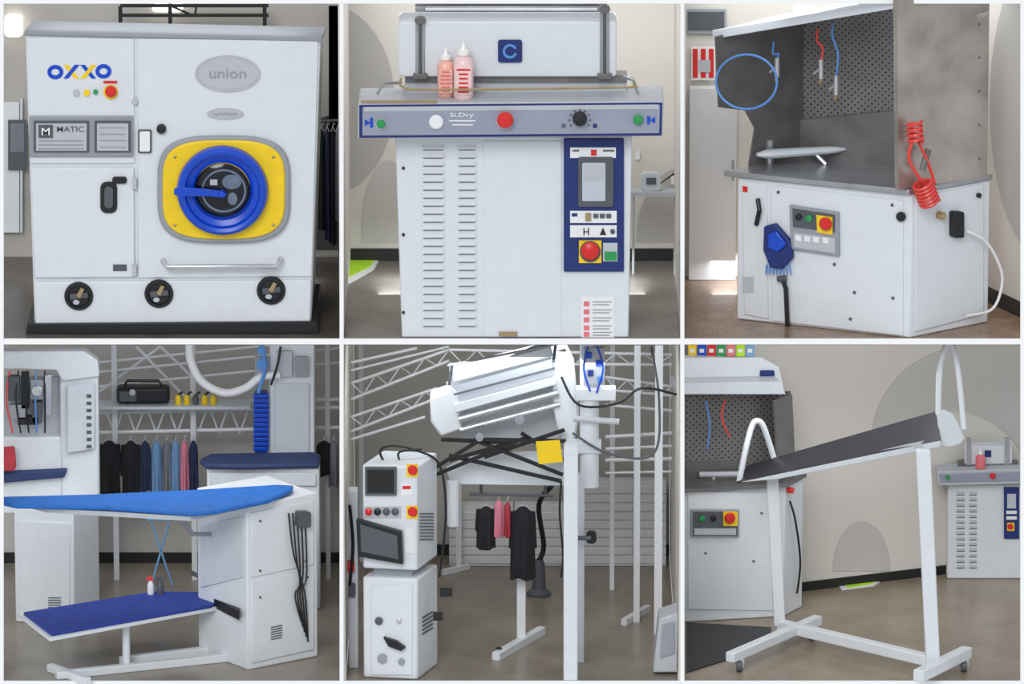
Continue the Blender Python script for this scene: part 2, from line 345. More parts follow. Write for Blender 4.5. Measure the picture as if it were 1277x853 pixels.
# ================= CELL 2
def cell2():
    d=4; F=FR(d)
    zf=ZT
    T=thing('garment_press','white pressing machine with louvred cabinet and wide button board','press machine',V((W(640,400,d).x,d+60,zf)))
    a=[F.at(493,170),F.at(788,170)]; p=[a[0],a[1],V((F.at(784,419).x,d,zf)),V((F.at(501,419).x,d,zf))]
    B().pr(p,[x+V((0,140,0)) for x in p],'white').make('cabinet',T,bev=2)
    B().G(F,[(603,176),(700,176),(700,420),(603,420)],0,1,'white').make('front_panel',T,bev=.4)
    for x0,x1 in((526,554),(570,594)):
        b=B()
        for i in range(23):
            y=181+i*10
            b.R(F,x0+2,y+5,x1-2,y+6.6,0,.8,'slot')  # grey strip painted in as the shadow gap below each louver
            A=[F.at(x0,y,.5),F.at(x1,y,.5),F.at(x1-1,y+5.5,5),F.at(x0+1,y+5.5,5)]
            C=[v.copy() for v in A]
            for c in C: c.y=d
            b.pr(A,C,'white')
        b.make('louver_vent',T)
    cb=B().G(F,[(447,129),(828,126),(826,170),(446,173)],-50,40,'lgrey').make('button_board',T,label='blue-grey front board with buttons',bev=2)
    b=B().G(F,[(448,131),(826,128),(825,169),(448,172)],38,41,'navy').G(F,[(452,134),(823,131),(822,166),(452,169)],40,42,'pgrey').G(F,[(454,133.5),(821,130.5),(821,136),(454,139)],41,42.5,'lgrey')
    b.make('face_plate',cb)
    b=B().E(F,475,155,7,7,42,44,'lgrey'); bowed(F,475,155,5.5,43,'green',b,6); b.make('green_button',cb,label='green push button')
    b=B(); bowed(F,796,150,6,42,'green',b,7); b.make('green_button',cb,label='green push button')
    B().G(F,[(455,149),(462,153),(455,157)],41,43,'blue').R(F,461.5,147,465,159,41,43,'blue').make('arrow_mark',cb)
    B().G(F,[(817,146),(810,150),(817,154)],41,43,'blue').R(F,807,145,810.5,155,41,43,'blue').make('arrow_mark',cb)
    B().L(F,544,153,[(9,42),(9,45),(7,47),(.3,47)],'plast').make('dial',cb)
    B().X(F,576,144,30,7,'Si.Dry',43,'plast').R(F,560,150,593,151.5,42,42.6,'plast').R(F,564,155,590,156.5,42,42.6,'plast').make('lettering',cb)
    b=B().E(F,630,151,11,11,42,44,'lgrey'); bowed(F,630,151,10,43,'red',b,12); b.make('emergency_stop_button',cb,label='red mushroom button')
    b=B().L(F,723,150,[(9,42),(9,46),(7,52),(.3,53)],'black')
    for k in range(9):
        a=math.radians(150+k*30); b.E(F,723+13*math.cos(a),150+13*math.sin(a),1.3,1.3,42,42.8,'dgrey',8)
    b.X(F,703,157,5,5,'0',43,'navy').X(F,742,157,5,5,'1',43,'navy').make('selector_knob',cb,label='black rotary selector')
    zt=F.at(640,128,40).z
    B().G(FR(d+20),[(510,97),(780,97),(784,122),(500,122)],-30,0,'lgrey').make('lower_plate',T,bev=2)
    B().R(FR(d+16),560,116,765,125,-4,0,'navy').make('pressing_pad',T,label='navy padded strip')
    B().R(FR(d+17),505,94,782,103,-30,0,'dsteel').make('steel_strip',T)
    hd=B().Q(FR(d+10),497,27,769,96,5,-60,0,'white').make('press_head',T,bev=2)
    B().Q(FR(d+9),621,50,651,78,3,-1,2,'navy').O(FR(d+7),636,64,9,9,3,-1,1,'bluehose').R(FR(d+6.5),639,61,650,66,-1,1.2,'navy').make('badge',hd,label='square navy badge with light blue ring')
    B().R(FR(d+85),518,2,757,24,-20,0,'dsteel').R(FR(d+80),530,8,745,14,-4,0,'steel').make('upper_beam',T,label='grey metal beam',bev=1)
    for x,y0 in((524,22),(754,8)):
        b=B().R(FR(d+8),x-6,y0,x+6,96,-10,0,'steel').R(FR(d+5),x-2,y0+4,x+2,92,-4,0,'dgrey'); b.E(FR(d+3),x,y0+4,7,5,-8,0,'dsteel'); b.R(FR(d+4),x-9,92,x+9,99,-10,0,'dsteel'); b.make('guide_column',T,bev=.8)
    B().T([(500,98,d-10),(502,108,d-28),(540,112,d-32),(770,109,d-32),(790,107,d-28),(788,97,d-10)],1.5,'gold',8,True).make('safety_bar',T,label='thin brass-coloured bar')
    B().T([(470,118,d-20),(478,104,d-20),(500,103,d)],2,'steel',8).make('bracket',T)
    B().T([(796,118,d-20),(790,100,d-20),(778,96,d)],2,'steel',8).make('bracket',T)
    B().G(FR(d-41),[(450,125.5),(545,125.5),(545,128),(450,128)],-3,0,'gold').make('strip',T,label='brass strip on the board')
    cp=B().R(F,703,173,778,339,0,5,'navy').make('control_panel',T,label='navy control panel',bev=1)
    B().R(F,711,184,768,197,5,6,'plast').R(F,714,187,722,189,6,6.5,'dgrey').R(F,737,187,744,194,6,7,'red').R(F,752,187,766,189,6,6.5,'dgrey').make('label_strip',cp)
    B().Q(F,721,196,765,258,3,5,8,'dgrey').Q(F,726,203,755,251,2,8,9,'screen').R(F,729,206,752,226,9,9.4,'lgrey').make('touch_screen',cp,label='grey touch screen in dark bezel',bev=.5)
    b=B().R(F,711,263,769,278,5,6,'plast')
    for x in(743,751,759): b.R(F,x-3,267,x+3,272,6,8,'dgrey')
    b.R(F,730,266,737,276,6,8,'gold').R(F,713,266,720,270,6,6.4,'navy'); b.make('key_strip',cp)
    b=B().R(F,711,281,769,296,5,6,'plast'); b.X(F,731,289,7,9,'H',6.5,'black').G(F,[(748,293),(752,284),(756,293)],6,7,'black').E(F,764,289,3,3,6,8,'dgrey'); b.make('key_strip',cp)
    b=B().R(F,722,300,750,328,5,7,'yellow').E(F,736,314,13,13,7,9,'dgrey'); bowed(F,736,314,11,8,'red',b,9); b.make('main_switch',cp,label='red main switch on yellow plate')
    B().R(F,752,303,770,326,5,6.5,'screen').R(F,754,314,769,325,6,7.5,'green').make('label_plate',cp)
    b=B().R(F,725,370,766,421,0,1,'plast')
    for y in(376,386,396,406,414): b.R(F,728,y,735,y+6,1,1.5,'pink'); b.R(F,739,y,763,y+1.2,1,1.4,'grey'); b.R(F,739,y+3.5,760,y+4.7,1,1.4,'grey')
    b.make('warning_label',T,label='white label with red pictograms')
    B().R(F,622,414,645,419,2,3.5,'gold').make('name_plate',T)
    for y in(210,293,390): B().L(F,503,y,[(2,0),(2,2),(.3,2.5)],'black',10).make('screw',T)
    for x,k,r,h,m in((556,120,10.5,60,'bottle1'),(578,122,12.5,70,'bottle2')):
        c=HZ(zt).at(x,k); c.z=F.at(x,128,40).z
        t=thing('squeeze_bottle',('orange-pink' if k==120 else 'pink and white')+' plastic squeeze bottle standing on the board','bottle',c)
        B().VL(c,[(r*.9,0),(r,3),(r,h*.62),(r*.85,h*.7),(r*.5,h*.76),(r*.5,h*.8)],m).make('bottle_body',t)
        B().VL(c+V((0,0,h*.78)),[(r*.62,0),(r*.62,h*.08),(r*.35,h*.1),(1,h*.24)],'cap').make('nozzle',t)
        b=B().box(c.x-.8*r,c.x+.8*r,c.y-r-.6,c.y-r+3,c.z+h*.1,c.z+h*.6,m)
        for i in range(6):
            zz=c.z+h*(.13+.08*i); wv=r*(.4+.3*random.random()); b.box(c.x-wv,c.x+wv,c.y-r-1,c.y-r+2,zz,zz+2.2,'red' if k==122 else 'pink')
        b.make('bottle_label',t,label='printed lettering in red')
    B().G(HZ(ZT),[(429,322),(476,318),(466,336),(431,356)],0,.6,'plast').G(HZ(ZT),[(431,320),(470,320),(462,332),(431,347)],0,1.2,'lime').make('floor_mat',label='lime green mat with white border on the floor',cat='mat')
    dd=330
    b=B().R(FR(dd),785,240,846,245,-25,0,'lgrey')
    for x in(790,842): b.T([W(x,244,dd+12),V((W(x,244,dd+12).x,dd+12,ZT))],1.6,'lgrey',6)
    b.make('side_table',label='small pale table standing behind the press',cat='table')
    B().Q(FR(dd+8),800,216,824,238,5,-10,0,'white2').R(FR(dd+7),806,222,818,230,-1,.5,'dgrey').make('small_appliance',label='small white appliance on the pale table',cat='appliance')
    for x,y in((795,194),(840,225)): B().R(FR(420),x-3,y-5,x+3,y+5,1,3,'plast').make('wall_socket',label='small white wall socket',cat='socket',group='white wall sockets')
cell2()
# ================= CELL 3
def spot():
    dn=2; dL=100; dRr=84; A=W(919,300,dL); Bn=W(1136,300,dn); C=W(1234,300,dRr); Dd=A+(C-Bn)
    FF=VP(919,dL,1136,dn,300); SF=VP(1136,dn,1234,dRr,300)
    zt=W(1136,242,dn).z; zf=ZT
    T=thing('spotting_table','white spotting cabinet with stainless steel worktop and hood','spotting table',V(((A.x+C.x)/2,(A.y+C.y)/2,zf)))
    fp=[(A.x,A.y),(Bn.x,Bn.y),(C.x,C.y),(Dd.x,Dd.y)]
    B().foot(fp,zf,zt,'white').make('cabinet',T,bev=2)
    e1=(Bn-A).normalized(); e2=(C-Bn).normalized(); e1.z=e2.z=0
    o=[A-e1*14-e2*6,Bn+e1*3-e2*8,C+e1*3,Dd-e1*14]
    B().foot([(p.x,p.y) for p in o],zt,zt+7,'steel').make('worktop',T,label='stainless steel worktop',bev=1)
    zw=zt+7
    B().G(FF,[(926,226),(956,230),(958,398),(928,392)],0,2,'white').make('access_door',T,bev=.8)
    dr=B().G(FF,[(961,231),(1126,251),(1126,419),(963,400)],0,2,'white').make('access_door',T,bev=.8)
    for x,y in((970,240),(1112,256),(972,350),(1113,372),(1040,330),(1065,365),(1060,398)): B().L(FF,x,y,[(2,2),(2,3.5),(.3,4)],'dgrey',10).make('bolt',dr)
    B().L(FF,1122,271,[(6,2),(6,6),(4,8),(.3,8)],'black').make('latch',dr)
    B().G(SF,[(1142,247),(1227,229),(1227,392),(1142,414)],0,2,'white').make('side_panel',T,bev=.8)
    cp=B().G(FF,[(984,256),(1045,265),(1046,320),(986,311)],2,8,'grey').make('control_panel',T,bev=1)
    B().G(FF,[(988,260),(1041,268),(1041,290),(989,283)],8,9,'dgrey').make('panel_face',cp)
    B().L(FF,995,271,[(4,9),(4,12),(.3,13)],'black').make('knob',cp)
    B().L(FF,1008,273,[(4.5,9),(4.5,12),(.3,13)],'green').make('green_button',cp)
    b=B().G(FF,[(1018,268),(1038,271),(1038,293),(1019,290)],9,10,'yellow'); bowed(FF,1028,280,8,10,'red',b,8); b.make('emergency_stop_button',cp,label='red button on yellow plate')
    b=B().G(FF,[(990,290),(1041,297),(1041,316),(990,308)],8,8.6,'lgrey')
    for i,x in enumerate((995,1006,1017,1029)): b.G(FF,[(x-3,293+i),(x+4,294+i),(x+4,301+i),(x-3,300+i)],8,9.5,'plast')
    b.make('label_row',cp)
    B().G(FF,[(926,232),(932,233),(932,240),(926,239)],2,3,'red').make('red_mark',T)
    B().R(FF,926,345,940,365,2,2.6,'lgrey').make('warning_label',T)
    LP=Pl(A-e1*12,SF.n)
    B().G(LP,[(893,46),(1000,18),(1000,260),(934,260),(942,160),(930,138),(897,134)],-3,0,'dsteel').clampz(zw).make('hood_side',T,label='dark steel hood side')
    BP=Pl(Dd-e2*8,FF.n)
    B().G(BP,[(965,30),(1190,-5),(1190,260),(970,260)],-3,0,'perf').clampz(zw).make('hood_back',T,label='perforated dark steel back panel')
    B().G(BP,[(975,152),(1190,131),(1190,260),(975,260)],0,5,'dsteel').clampz(zw).make('back_splash',T)
    b=B().G(SF,[(1119,-6),(1234,-6),(1231,220),(1121,237)],-5,3,'galv').G(FF,[(1116,0),(1126,0),(1126,237),(1119,235)],-2,6,'dsteel')
    for i in range(5): b.L(SF,1222,30+i*42,[(1.6,3),(1.6,4),(.3,4.4)],'dsteel',8)
    b.make('hood_side',T,label='large worn galvanised steel side panel')
    u=[FF.at(888,46,6),FF.at(1120,7,6)]; w=[BP.at(975,24),BP.at(1205,-10)]
    B().pr([u[0],u[1],w[1],w[0]],[x+V((0,0,7)) for x in(u[0],u[1],w[1],w[0])],'white2').make('hood_roof',T,bev=1)
    B().G(FF,[(888,38),(1120,0),(1120,10),(889,49)],4,9,'white').make('front_rail',T,label='white rail along the hood edge',bev=.8)
    for i,(k,m,wd) in enumerate(((.25,'plast',22),(.42,'lgrey',16),(.6,'white2',26))):
        c=(u[0]*(1-k)+u[1]*k)*.5+(w[0]*(1-k)+w[1]*k)*.5
        ax=e1*wd
        B().foot([(c.x,c.y),(c.x+ax.x,c.y+ax.y),(c.x+ax.x+8,c.y+ax.y+9),(c.x+8,c.y+9)],c.z+8,c.z+20+5*i,m).make('storage_box',label=('white','grey','pale')[i]+' box standing on the hood roof',cat='box',group='boxes on the hood roof',bev=1)
    B().T([HZ(zw).at(960,203),HZ(zw).at(960,203)+V((0,0,30))],6,'steel',12).make('arm_post',T)
    b=B(); s0=HZ(zw+16).at(944,193); s1=HZ(zw+16).at(1054,186)
    dirv=(s1-s0).normalized(); rg=[]
    pr=V((-dirv.y,dirv.x,0)).normalized()
    for i in range(11):
        k=i/10; rr=10*math.sqrt(max(.15,1-(2*k-1)**6))*(1.05-.3*k); rg.append([s0+(s1-s0)*k+pr*(rr*math.cos(a))+V((0,0,6*math.sin(a)*(rr/10))) for a in [2*math.pi*q/14 for q in range(14)]])
    b.loft(rg,'white2').make('sleeve_board',T,label='long grey-white sleeve arm')
    B().T([HZ(zw).at(1030,205),HZ(zw+14).at(1015,190)],3,'steel',8).make('arm_brace',T)
    def gun(x,y0,y1,hm,lab):
        t=thing('spray_gun',lab,'spray gun',FF.at(x,y1,-50)-V((0,0,8)),'spray guns hanging in the hood')
        P=Pl(FF.p-FF.n*40,FF.n)
        B().T([P.at(x-4,y0),P.at(x-5,y0+15),P.at(x+2,(y0+y1)/2),P.at(x,y1-8)],1.3,hm,8,True).make('hose',t)
        B().T([P.at(x,y1-10),P.at(x,y1+14)],3.6,'chrome',10).T([P.at(x,y1),P.at(x-9,y1+8)],2,'steel',8).T([P.at(x-1,y1+14),P.at(x-1,y1+20)],2,'gold',8).make('gun_body',t)
    gun(969,52,82,'bluehose','metal spray gun on blue hose under the hood'); gun(1024,36,84,'redhose','metal spray gun on red hose under the hood'); gun(1043,30,104,'bluehose','brass spray gun hanging on blue hose')
    P=Pl(FF.p+FF.n*46,FF.n)
    B().T([P.at(931+38*math.cos(a),102+34*math.sin(a)) for a in [2*math.pi*i/40 for i in range(40)]],1.5,'bluehose',6,closed=True).make('air_hose',label='round loop of light blue air hose at hood edge',cat='hose')
    t=thing('coiled_hose','bright red coiled air hose hanging on the steel side panel','hose',SF.at(1155,255,8))
    b=B(); coil(SF.at(1140,152,20),SF.at(1142,178,20),9,4,2.2,'redhose',b).make('coil',t)
    b=B(); coil(SF.at(1150,228,22),SF.at(1160,254,20),12,6,2.2,'redhose',b).make('coil',t)
    B().T([SF.at(1137,178,20),SF.at(1134,200,20),SF.at(1150,227,22)],2.2,'redhose',6,True).make('hose_strand',t)
    B().T([SF.at(1146,178,20),SF.at(1158,205,20),SF.at(1166,230,22)],2.2,'redhose',6,True).make('hose_strand',t)
    B().T([SF.at(1158,186,18),SF.at(1150,212,18)],4,'dsteel',8).make('nozzle',t)
    t=thing('air_valve','black air valve and regulator on the white side panel','valve',SF.at(1197,300,8))
    B().Q(SF,1190,264,1203,297,3,2,12,'black').make('valve_body',t,bev=1); B().L(SF,1178,270,[(5,2),(5,10),(3,13),(.3,13)],'gold').make('fitting',t); B().L(SF,1222,244,[(3,2),(3,6),(.3,6)],'black').make('knob',t)
    B().T([SF.at(1205,288,10),SF.at(1228,300,14),SF.at(1244,325,16),SF.at(1250,352,16),SF.at(1238,385,14),SF.at(1206,394,12)],1.8,'plast',8,True).make('white_hose',label='white plastic hose looping down beside cabinet',cat='hose')
    t=thing('cleaning_brush','blue plastic cleaning brush hanging on the white cabinet','brush',FF.at(968,340,5))
    B().G(FF,[(952,283),(966,279),(984,300),(988,322),(975,336),(960,334),(951,312)],3,12,'navy').G(FF,[(957,292),(968,288),(980,305),(970,315),(957,310)],12,16,'blue').make('brush_head',t,bev=2)
    b=B()
    for i in range(8): b.T([FF.at(956+i*4,330,8),FF.at(955+i*4.4,342,8)],1.2,'bluehose',5)
    b.make('bristles',t)
    B().T([FF.at(945,248,4),FF.at(947,262,10),FF.at(943,280,5)],3,'black',8).make('holder',t)
    B().T([FF.at(975,345,8),FF.at(980,360,8),V((FF.at(982,412,8).x,FF.at(982,412,8).y,ZT))],3,'black',8).T([FF.at(970,348,8),FF.at(980,347,8)],4,'dgrey',8).make('pedal_rod',label='black pedal rod standing in front of cabinet',cat='rod',base=True)
    Wd=FR(326)
    T2=thing('tall_cabinet','tall plain white cabinet standing against the wall','cabinet',V((W(890,340,320).x,320,ZT)))
    a=W(860,110,310);c2=W(919,110,310)
    B().box(a.x,c2.x,310,328,ZT,a.z,'wallw').make('body',T2,bev=1); B().T([(914,200,307),(914,225,307)],1.5,'grey',6).make('handle',T2)
    B().R(Wd,856,12,905,42,0,4,'grey').R(Wd,858,15,903,38,4,5,'dgrey').make('wall_sign',label='grey rectangular board on the wall',cat='sign')
    b=B().R(Wd,862,58,892,100,0,3,'plast')
    for x in(864,874,884): b.R(Wd,x,61,x+6,97,3,4,'red')
    b.R(Wd,872,75,886,90,4,4.6,'lgrey'); b.make('wall_poster',label='white poster with red stripes on the wall',cat='poster')
    Q=VP(1215,230,1300,60,200)
    a=W(1212,300,236); e=W(1300,300,60)
    b=B().pr([V((a.x,a.y,ZTOP)),V((e.x,e.y,ZTOP)),V((e.x,e.y,ZT)),V((a.x,a.y,ZT))],[V((a.x,a.y+8,ZTOP)),V((e.x,e.y+8,ZTOP)),V((e.x,e.y+8,ZT)),V((a.x,a.y+8,ZT))],'wall')
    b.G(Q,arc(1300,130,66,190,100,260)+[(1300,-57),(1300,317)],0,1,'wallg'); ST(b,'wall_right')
    nn=Q.n*2
    ST(B().pr([V((a.x,a.y,ZT+20))+nn,V((e.x,e.y,ZT+20))+nn,V((e.x,e.y,ZT))+nn,V((a.x,a.y,ZT))+nn],[V((a.x,a.y,ZT+20)),V((e.x,e.y,ZT+20)),V((e.x,e.y,ZT)),V((a.x,a.y,ZT))],'base'),'baseboard_right')
spot()
# ================= CELL 4
def post(b,px,py0,d,r,m,zf,seg=4):
    a=W(px,py0,d); return b.T([a,V((a.x,a.y,zf))],r,m,seg)
def cell4():
    zf=ZB
    dn=ddd(zf,836); An=W(308,700,dn); L_=W(246,700,dn+85); R_=W(396,700,dn+62)
    FLp=VP(246,dn+85,308,dn,700); FRp=VP(308,dn,396,dn+62,700)
    zt=W(308,630,dn).z
    T=thing('ironing_table','white ironing table with large bright blue board and lower shelf','ironing table',V((An.x,An.y+60,zf)))
    K=L_+R_-An
    B().foot([(L_.x,L_.y),(An.x,An.y),(R_.x,R_.y),(K.x,K.y)],zf,zt,'white').make('pedestal',T,bev=2)
    B().G(FRp,[(313,640),(391,624),(392,704),(314,720)],0,2,'white').make('side_panel',T,bev=.8); B().G(FRp,[(314,725),(392,709),(392,810),(315,827)],0,2,'white').make('side_panel',T,bev=.8)
    B().G(FLp,[(250,655),(303,644),(303,720),(250,733)],0,2,'white2').make('side_panel',T,bev=.8)
    b=B()
    for i in range(6): b.G(FRp,[(338,782+i*3),(352,779+i*3),(352,780.4+i*3),(338,783.4+i*3)],2,2.6,'slot')
    b.make('vent_grille',T)
    for x,y in((325,650),(380,640),(325,712),(382,700),(325,745),(384,720)): B().L(FRp,x,y,[(1.6,2),(1.6,3.2),(.3,3.4)],'dgrey',8).make('bolt',T)
    H=HZ(zt)
    pts=[(-12,622),(2,619),(120,616),(250,610),(345,604),(366,605),(364,610),(334,623),(270,636),(242,639),(215,637),(130,631),(20,629)]
    B().G(H,pts,2,8,'board').make('ironing_board',T,label='bright blue padded ironing board',bev=2)
    B().G(H,[(20,624),(240,624),(300,617),(300,630),(237,644),(60,634)],-5,1,'lgrey').make('board_frame',T)
    B().T([(225,646,dn+10),(240,666,dn+30),(262,666,dn+60)],3,'grey',8).make('board_bracket',T)
    b=B()
    for k in range(5): b.T([FRp.at(360+k*5,640,4),FRp.at(366+k*4,690+k*8,8),FRp.at(380-k*3,740,7),FRp.at(384-k*2,800-k*6,4)],1.1,'black',6,True)
    b.make('cable_bundle',T,label='black cables and hoses')
    B().Q(FRp,372,638,388,658,3,2,10,'dgrey').make('connector_box',T)
    zl=W(157,775,ddd(zf,836)).z; HL=HZ(zl)
    B().G(HL,[(22,765),(62,796),(272,757),(298,746),(286,738),(188,738)],0,4,'white').make('shelf_edge',T)
    B().G(HL,[(29,763),(64,790),(262,755),(285,745),(278,738),(192,737)],4,8,'nboard').make('lower_shelf',T,label='navy blue padded lower shelf',bev=1.5)
    b=B(); a=HL.at(157,774); b.T([a,V((a.x,a.y,zf+6))],5,'white',10).make('shelf_leg',T)
    for y0,y1 in((842,818),(824,806)):
        b=B(); h=HZ(zf+5); b.T([h.at(70 if y0>840 else 150,y0),h.at(300,y1)],5,'white',4); b.make('base_beam',T,bev=1)
    B().T([HZ(zf+5).at(62,832),HZ(zf+5).at(110,850)],5,'white',4).make('base_beam',T,bev=1)
    B().G(HL,[(258,742),(285,733),(304,745),(298,762)],2,14,'black').T([HL.at(275,742)+V((0,0,10)),HL.at(240,722)+V((0,0,8))],3,'dgrey',8).make('pedal_mechanism',T,label='black lever mechanism')
    T=thing('pressing_table','white pressing table with arched column and dark board','pressing table',V((W(60,780,240).x,290,zf)))
    dn=ddd(zf,781); An=W(92,700,dn); L_=W(18,700,dn+20); R_=W(124,700,dn+80); K=L_+R_-An; zt2=W(92,638,dn).z
    B().foot([(L_.x,L_.y),(An.x,An.y),(R_.x,R_.y),(K.x,K.y)],zf,zt2,'white').make('pedestal',T,bev=2)
    FP=VP(18,dn+20,92,dn,700)
    B().G(FP,[(24,650),(87,652),(87,770),(24,765)],0,2,'white').make('side_panel',T,bev=.8)
    b=B()
    for i in range(6): b.R(FP,60,745+i*3,76,746.3+i*3,2,2.6,'slot')
    b.make('vent_grille',T)
    dz=dn+60
    fd=FR(dz)
    x0=W(-20,600,dz);x1=W(124,600,dz); zc=W(100,448,dz).z; zm=W(60,545,dz).z; xm=W(76,600,dz)
    B().box(xm.x,x1.x,dz,dz+20,zt2,zc,'white').box(x0.x,xm.x+1,dz,dz+20,zt2-20,zm,'white').make('column',T,bev=3)
    B().G(fd,[(-20,438),(105,438),(122,450),(124,470),(78,476),(70,462),(-20,460)],-14,6,'white').make('arch_arm',T,bev=2)
    B().G(fd,[(-20,470),(80,470),(80,548),(-20,560)],-20,-14,'lgrey').make('rear_plate',T)
    B().G(fd,[(-10,604),(80,596),(84,586),(-10,590)],-30,10,'dboard').make('board',T,label='dark blue board',bev=2)
    b=B()
    for x,y,w,h,m in((10,470,14,30,'dgrey'),(26,466,10,44,'black'),(38,474,16,24,'grey'),(40,502,12,26,'dgrey'),(12,505,20,18,'steel'),(56,468,8,50,'chrome'),(22,520,26,10,'black')):
        b.R(fd,x,y,x+w,y+h,0,14,m)
    for k in range(5): b.T([fd.at(12+k*11,462,8),fd.at(8+k*12,500,18),fd.at(16+k*10,540,12)],1.3,('redhose','black','black','bluehose','black')[k],6,True)
    b.L(fd,46,488,[(7,14),(7,18),(.3,19)],'chrome'); b.make('valve_assembly',T,label='dark steam valves and hoses',bev=.8)
    B().G(fd,[(84,480),(118,478),(118,560),(84,565)],6,8,'white2').make('column_panel',T,bev=.8)
    b=B()
    for i in range(8): b.R(fd,108,492+i*9,114,496+i*9,7,9,'dgrey')
    b.make('indicator_strip',T)
    B().G(fd,[(-5,560),(18,558),(20,582),(18,588),(-5,588)],12,22,'cloth_red').make('folded_cloth',label='pinkish red cloth draped by the pressing table',cat='cloth',bev=2)
    T=thing('ironing_table','white ironing table with narrow navy board and tall column','ironing table',V((W(325,700,330).x,360,zf)))
    x0=W(258,600,330).x;x1=W(398,600,330).x;zb=W(320,583,330).z
    B().box(x0,x1,330,385,zf,zb,'white').make('pedestal',T,bev=3)
    B().G(HZ(zb),[(249,572),(262,565),(392,563),(400,566),(398,577),(300,579),(256,578)],0,8,'dboard').make('ironing_board',T,label='narrow navy ironing board',bev=3)
    B().R(FR(326),262,590,394,606,-1,1,'white2').make('front_panel',T,bev=.6)
    B().Q(FR(400),336,425,392,572,4,-30,0,'white').Q(FR(398),342,478,386,566,3,-2,1,'white2').make('column',T,bev=2)
    b=B()
    for i in range(12): b.R(FR(392),316,492+i*6,335,496.5+i*6,-12,0,'blue')
    b.R(FR(394),318,488,333,566,-8,0,'navy'); b.make('hose_duct',T,label='ribbed blue duct',bev=.8)
    b=B().R(FR(397),345,438,364,470,0,4,'lgrey').R(FR(397),368,445,384,470,0,4,'grey').E(FR(392),327,455,7,7,-4,4,'bluehose').E(FR(392),326,438,5,5,-4,4,'bluehose').T([(327,430,390),(330,460,388),(322,490,388)],2.5,'bluehose',8,True).R(FR(396),318,445,336,470,-3,2,'grey').T([(350,432,388),(346,455,386),(338,480,386)],1.6,'black',6,True); b.make('valve_unit',T)
    B().T([(236,425,420),(238,450,415),(252,476,405),(280,490,400),(306,484,395),(326,470,395),(350,468,392)],5.5,'plast',12,True).make('exhaust_hose',T,label='white flexible exhaust hose')
    T=thing('pipe_rack','white tubular overhead rack on posts','rack',V((W(220,690,470).x,470,zf)))
    for x in(142,240): b=B(); post(b,x,425,476,3.5,'rail',zf); b.make('post',T)
    for y in(505,515,540): B().T([(100,y,480),(423,y-7,480)],2.6,'rail',8).make('rail',T)
    for y in(440,452,470): B().T([(122,y+12,484),(423,y-18,486)],1.8,'rail',8).make('rail',T)
    for x in range(130,310,26): B().T([(x,y0 if 0 else 505,482),(x+13,540,482)],1.3,'rail',6).T([(x+13,540,482),(x+26,505,482)],1.3,'rail',6).make('brace',T)
    for (xa,ya,xb,yb) in((170,432,240,505),(200,432,250,480),(122,490,200,432)): B().T([(xa,ya,484),(xb,yb,486)],2,'rail',8).make('brace',T)
    b=B(); post(b,408,430,480,3,'rail',zf); b.make('post',T)
    zsh=W(180,507,440).z
    B().box(W(118,507,440).x,W(312,507,440).x,440,474,zsh-4,zsh,'white2').make('shelf',T)
    t=thing('black_machine','black portable machine standing on the white shelf','machine',V((W(178,505,450).x,450,zsh)))
    f=FR(446); a=f.at(145,470);c=f.at(211,470); zz=zsh
    B().box(a.x,c.x,446,468,zz+2,zz+24,'black').make('body',t,bev=4)
    B().box(a.x+4,a.x+26,443,447,zz+6,zz+19,'dgrey').make('control_face',t); B().T([V((a.x+10,455,zz+24)),V((a.x+14,455,zz+31)),V((c.x-14,455,zz+31)),V((c.x-10,455,zz+24))],2,'black',8).make('handle',t)
    for x in(a.x+8,c.x-8): B().box(x-4,x+4,450,464,zz,zz+2.5,'dgrey').make('foot',t)
    B().L(FR(444),165,490,[(4,0),(4,3),(.3,4)],'lgrey').make('knob',t)
    for i in range(5):
        x=W(222+i*11,500,450).x
        b=B().VL((x,452,zsh),[(4,0),(4.5,8),(3,11),(2,13)],'yellow' if i!=2 else 'dgrey',12); b.T([V((x,452,zsh+12)),V((x+6,452,zsh+17))],1.5,'black',6)
        b.make('yellow_clamp',label='yellow plastic fitting standing on the white shelf' if i!=2 else 'dark grey fitting standing on the white shelf',cat='fitting',group='yellow fittings on the shelf',base=True)
    G=[(136,26,72,'cloth_black','black'),(163,22,82,'cloth_black','black'),(181,14,66,'cloth_navy','navy'),(195,14,88,'cloth_blue','light blue'),(208,12,62,'cloth_grey','grey'),(219,13,76,'cloth_blue','light blue'),(230,11,64,'cloth_pink','pink'),(241,12,80,'cloth_navy','navy'),(404,20,45,'cloth_black','black'),(416,12,60,'cloth_grey','grey')]
    for i,(x,w,h,m,n) in enumerate(G): garment(x,550,w,h,465,m,n+' shirt hanging on the white rail','shirts on the white rail',i in(0,1))
    t=thing('folding_stand','light blue metal folding stand on the floor','stand',V((W(200,690,440).x,440,zf)))
    for xa,xb in((185,215),(214,188)):
        B().T([W(xa,640,440),V((W(xb,690,440).x,440,zf+1))],1.4,'lightblue',6).make('leg',t)
    B().T([(182,648,438),(218,648,438)],1.4,'lightblue',6).make('crossbar',t)
    for i,(x,m,n) in enumerate(((188,'redhose','red'),(200,'dgrey','dark grey'))):
        c=HZ(zl+8).at(x,741)
        t=thing('spray_bottle','small '+n+' spray bottle standing on the lower board','bottle',c,'small spray bottles')
        B().VL(c,[(4,0),(4.4,2),(4.2,13),(2,18)],'dgrey' if i else 'plast',14).make('bottle_body',t); B().box(c.x-5,c.x+3,c.y-2,c.y+2,c.z+18,c.z+23,m).make('trigger',t)
cell4()
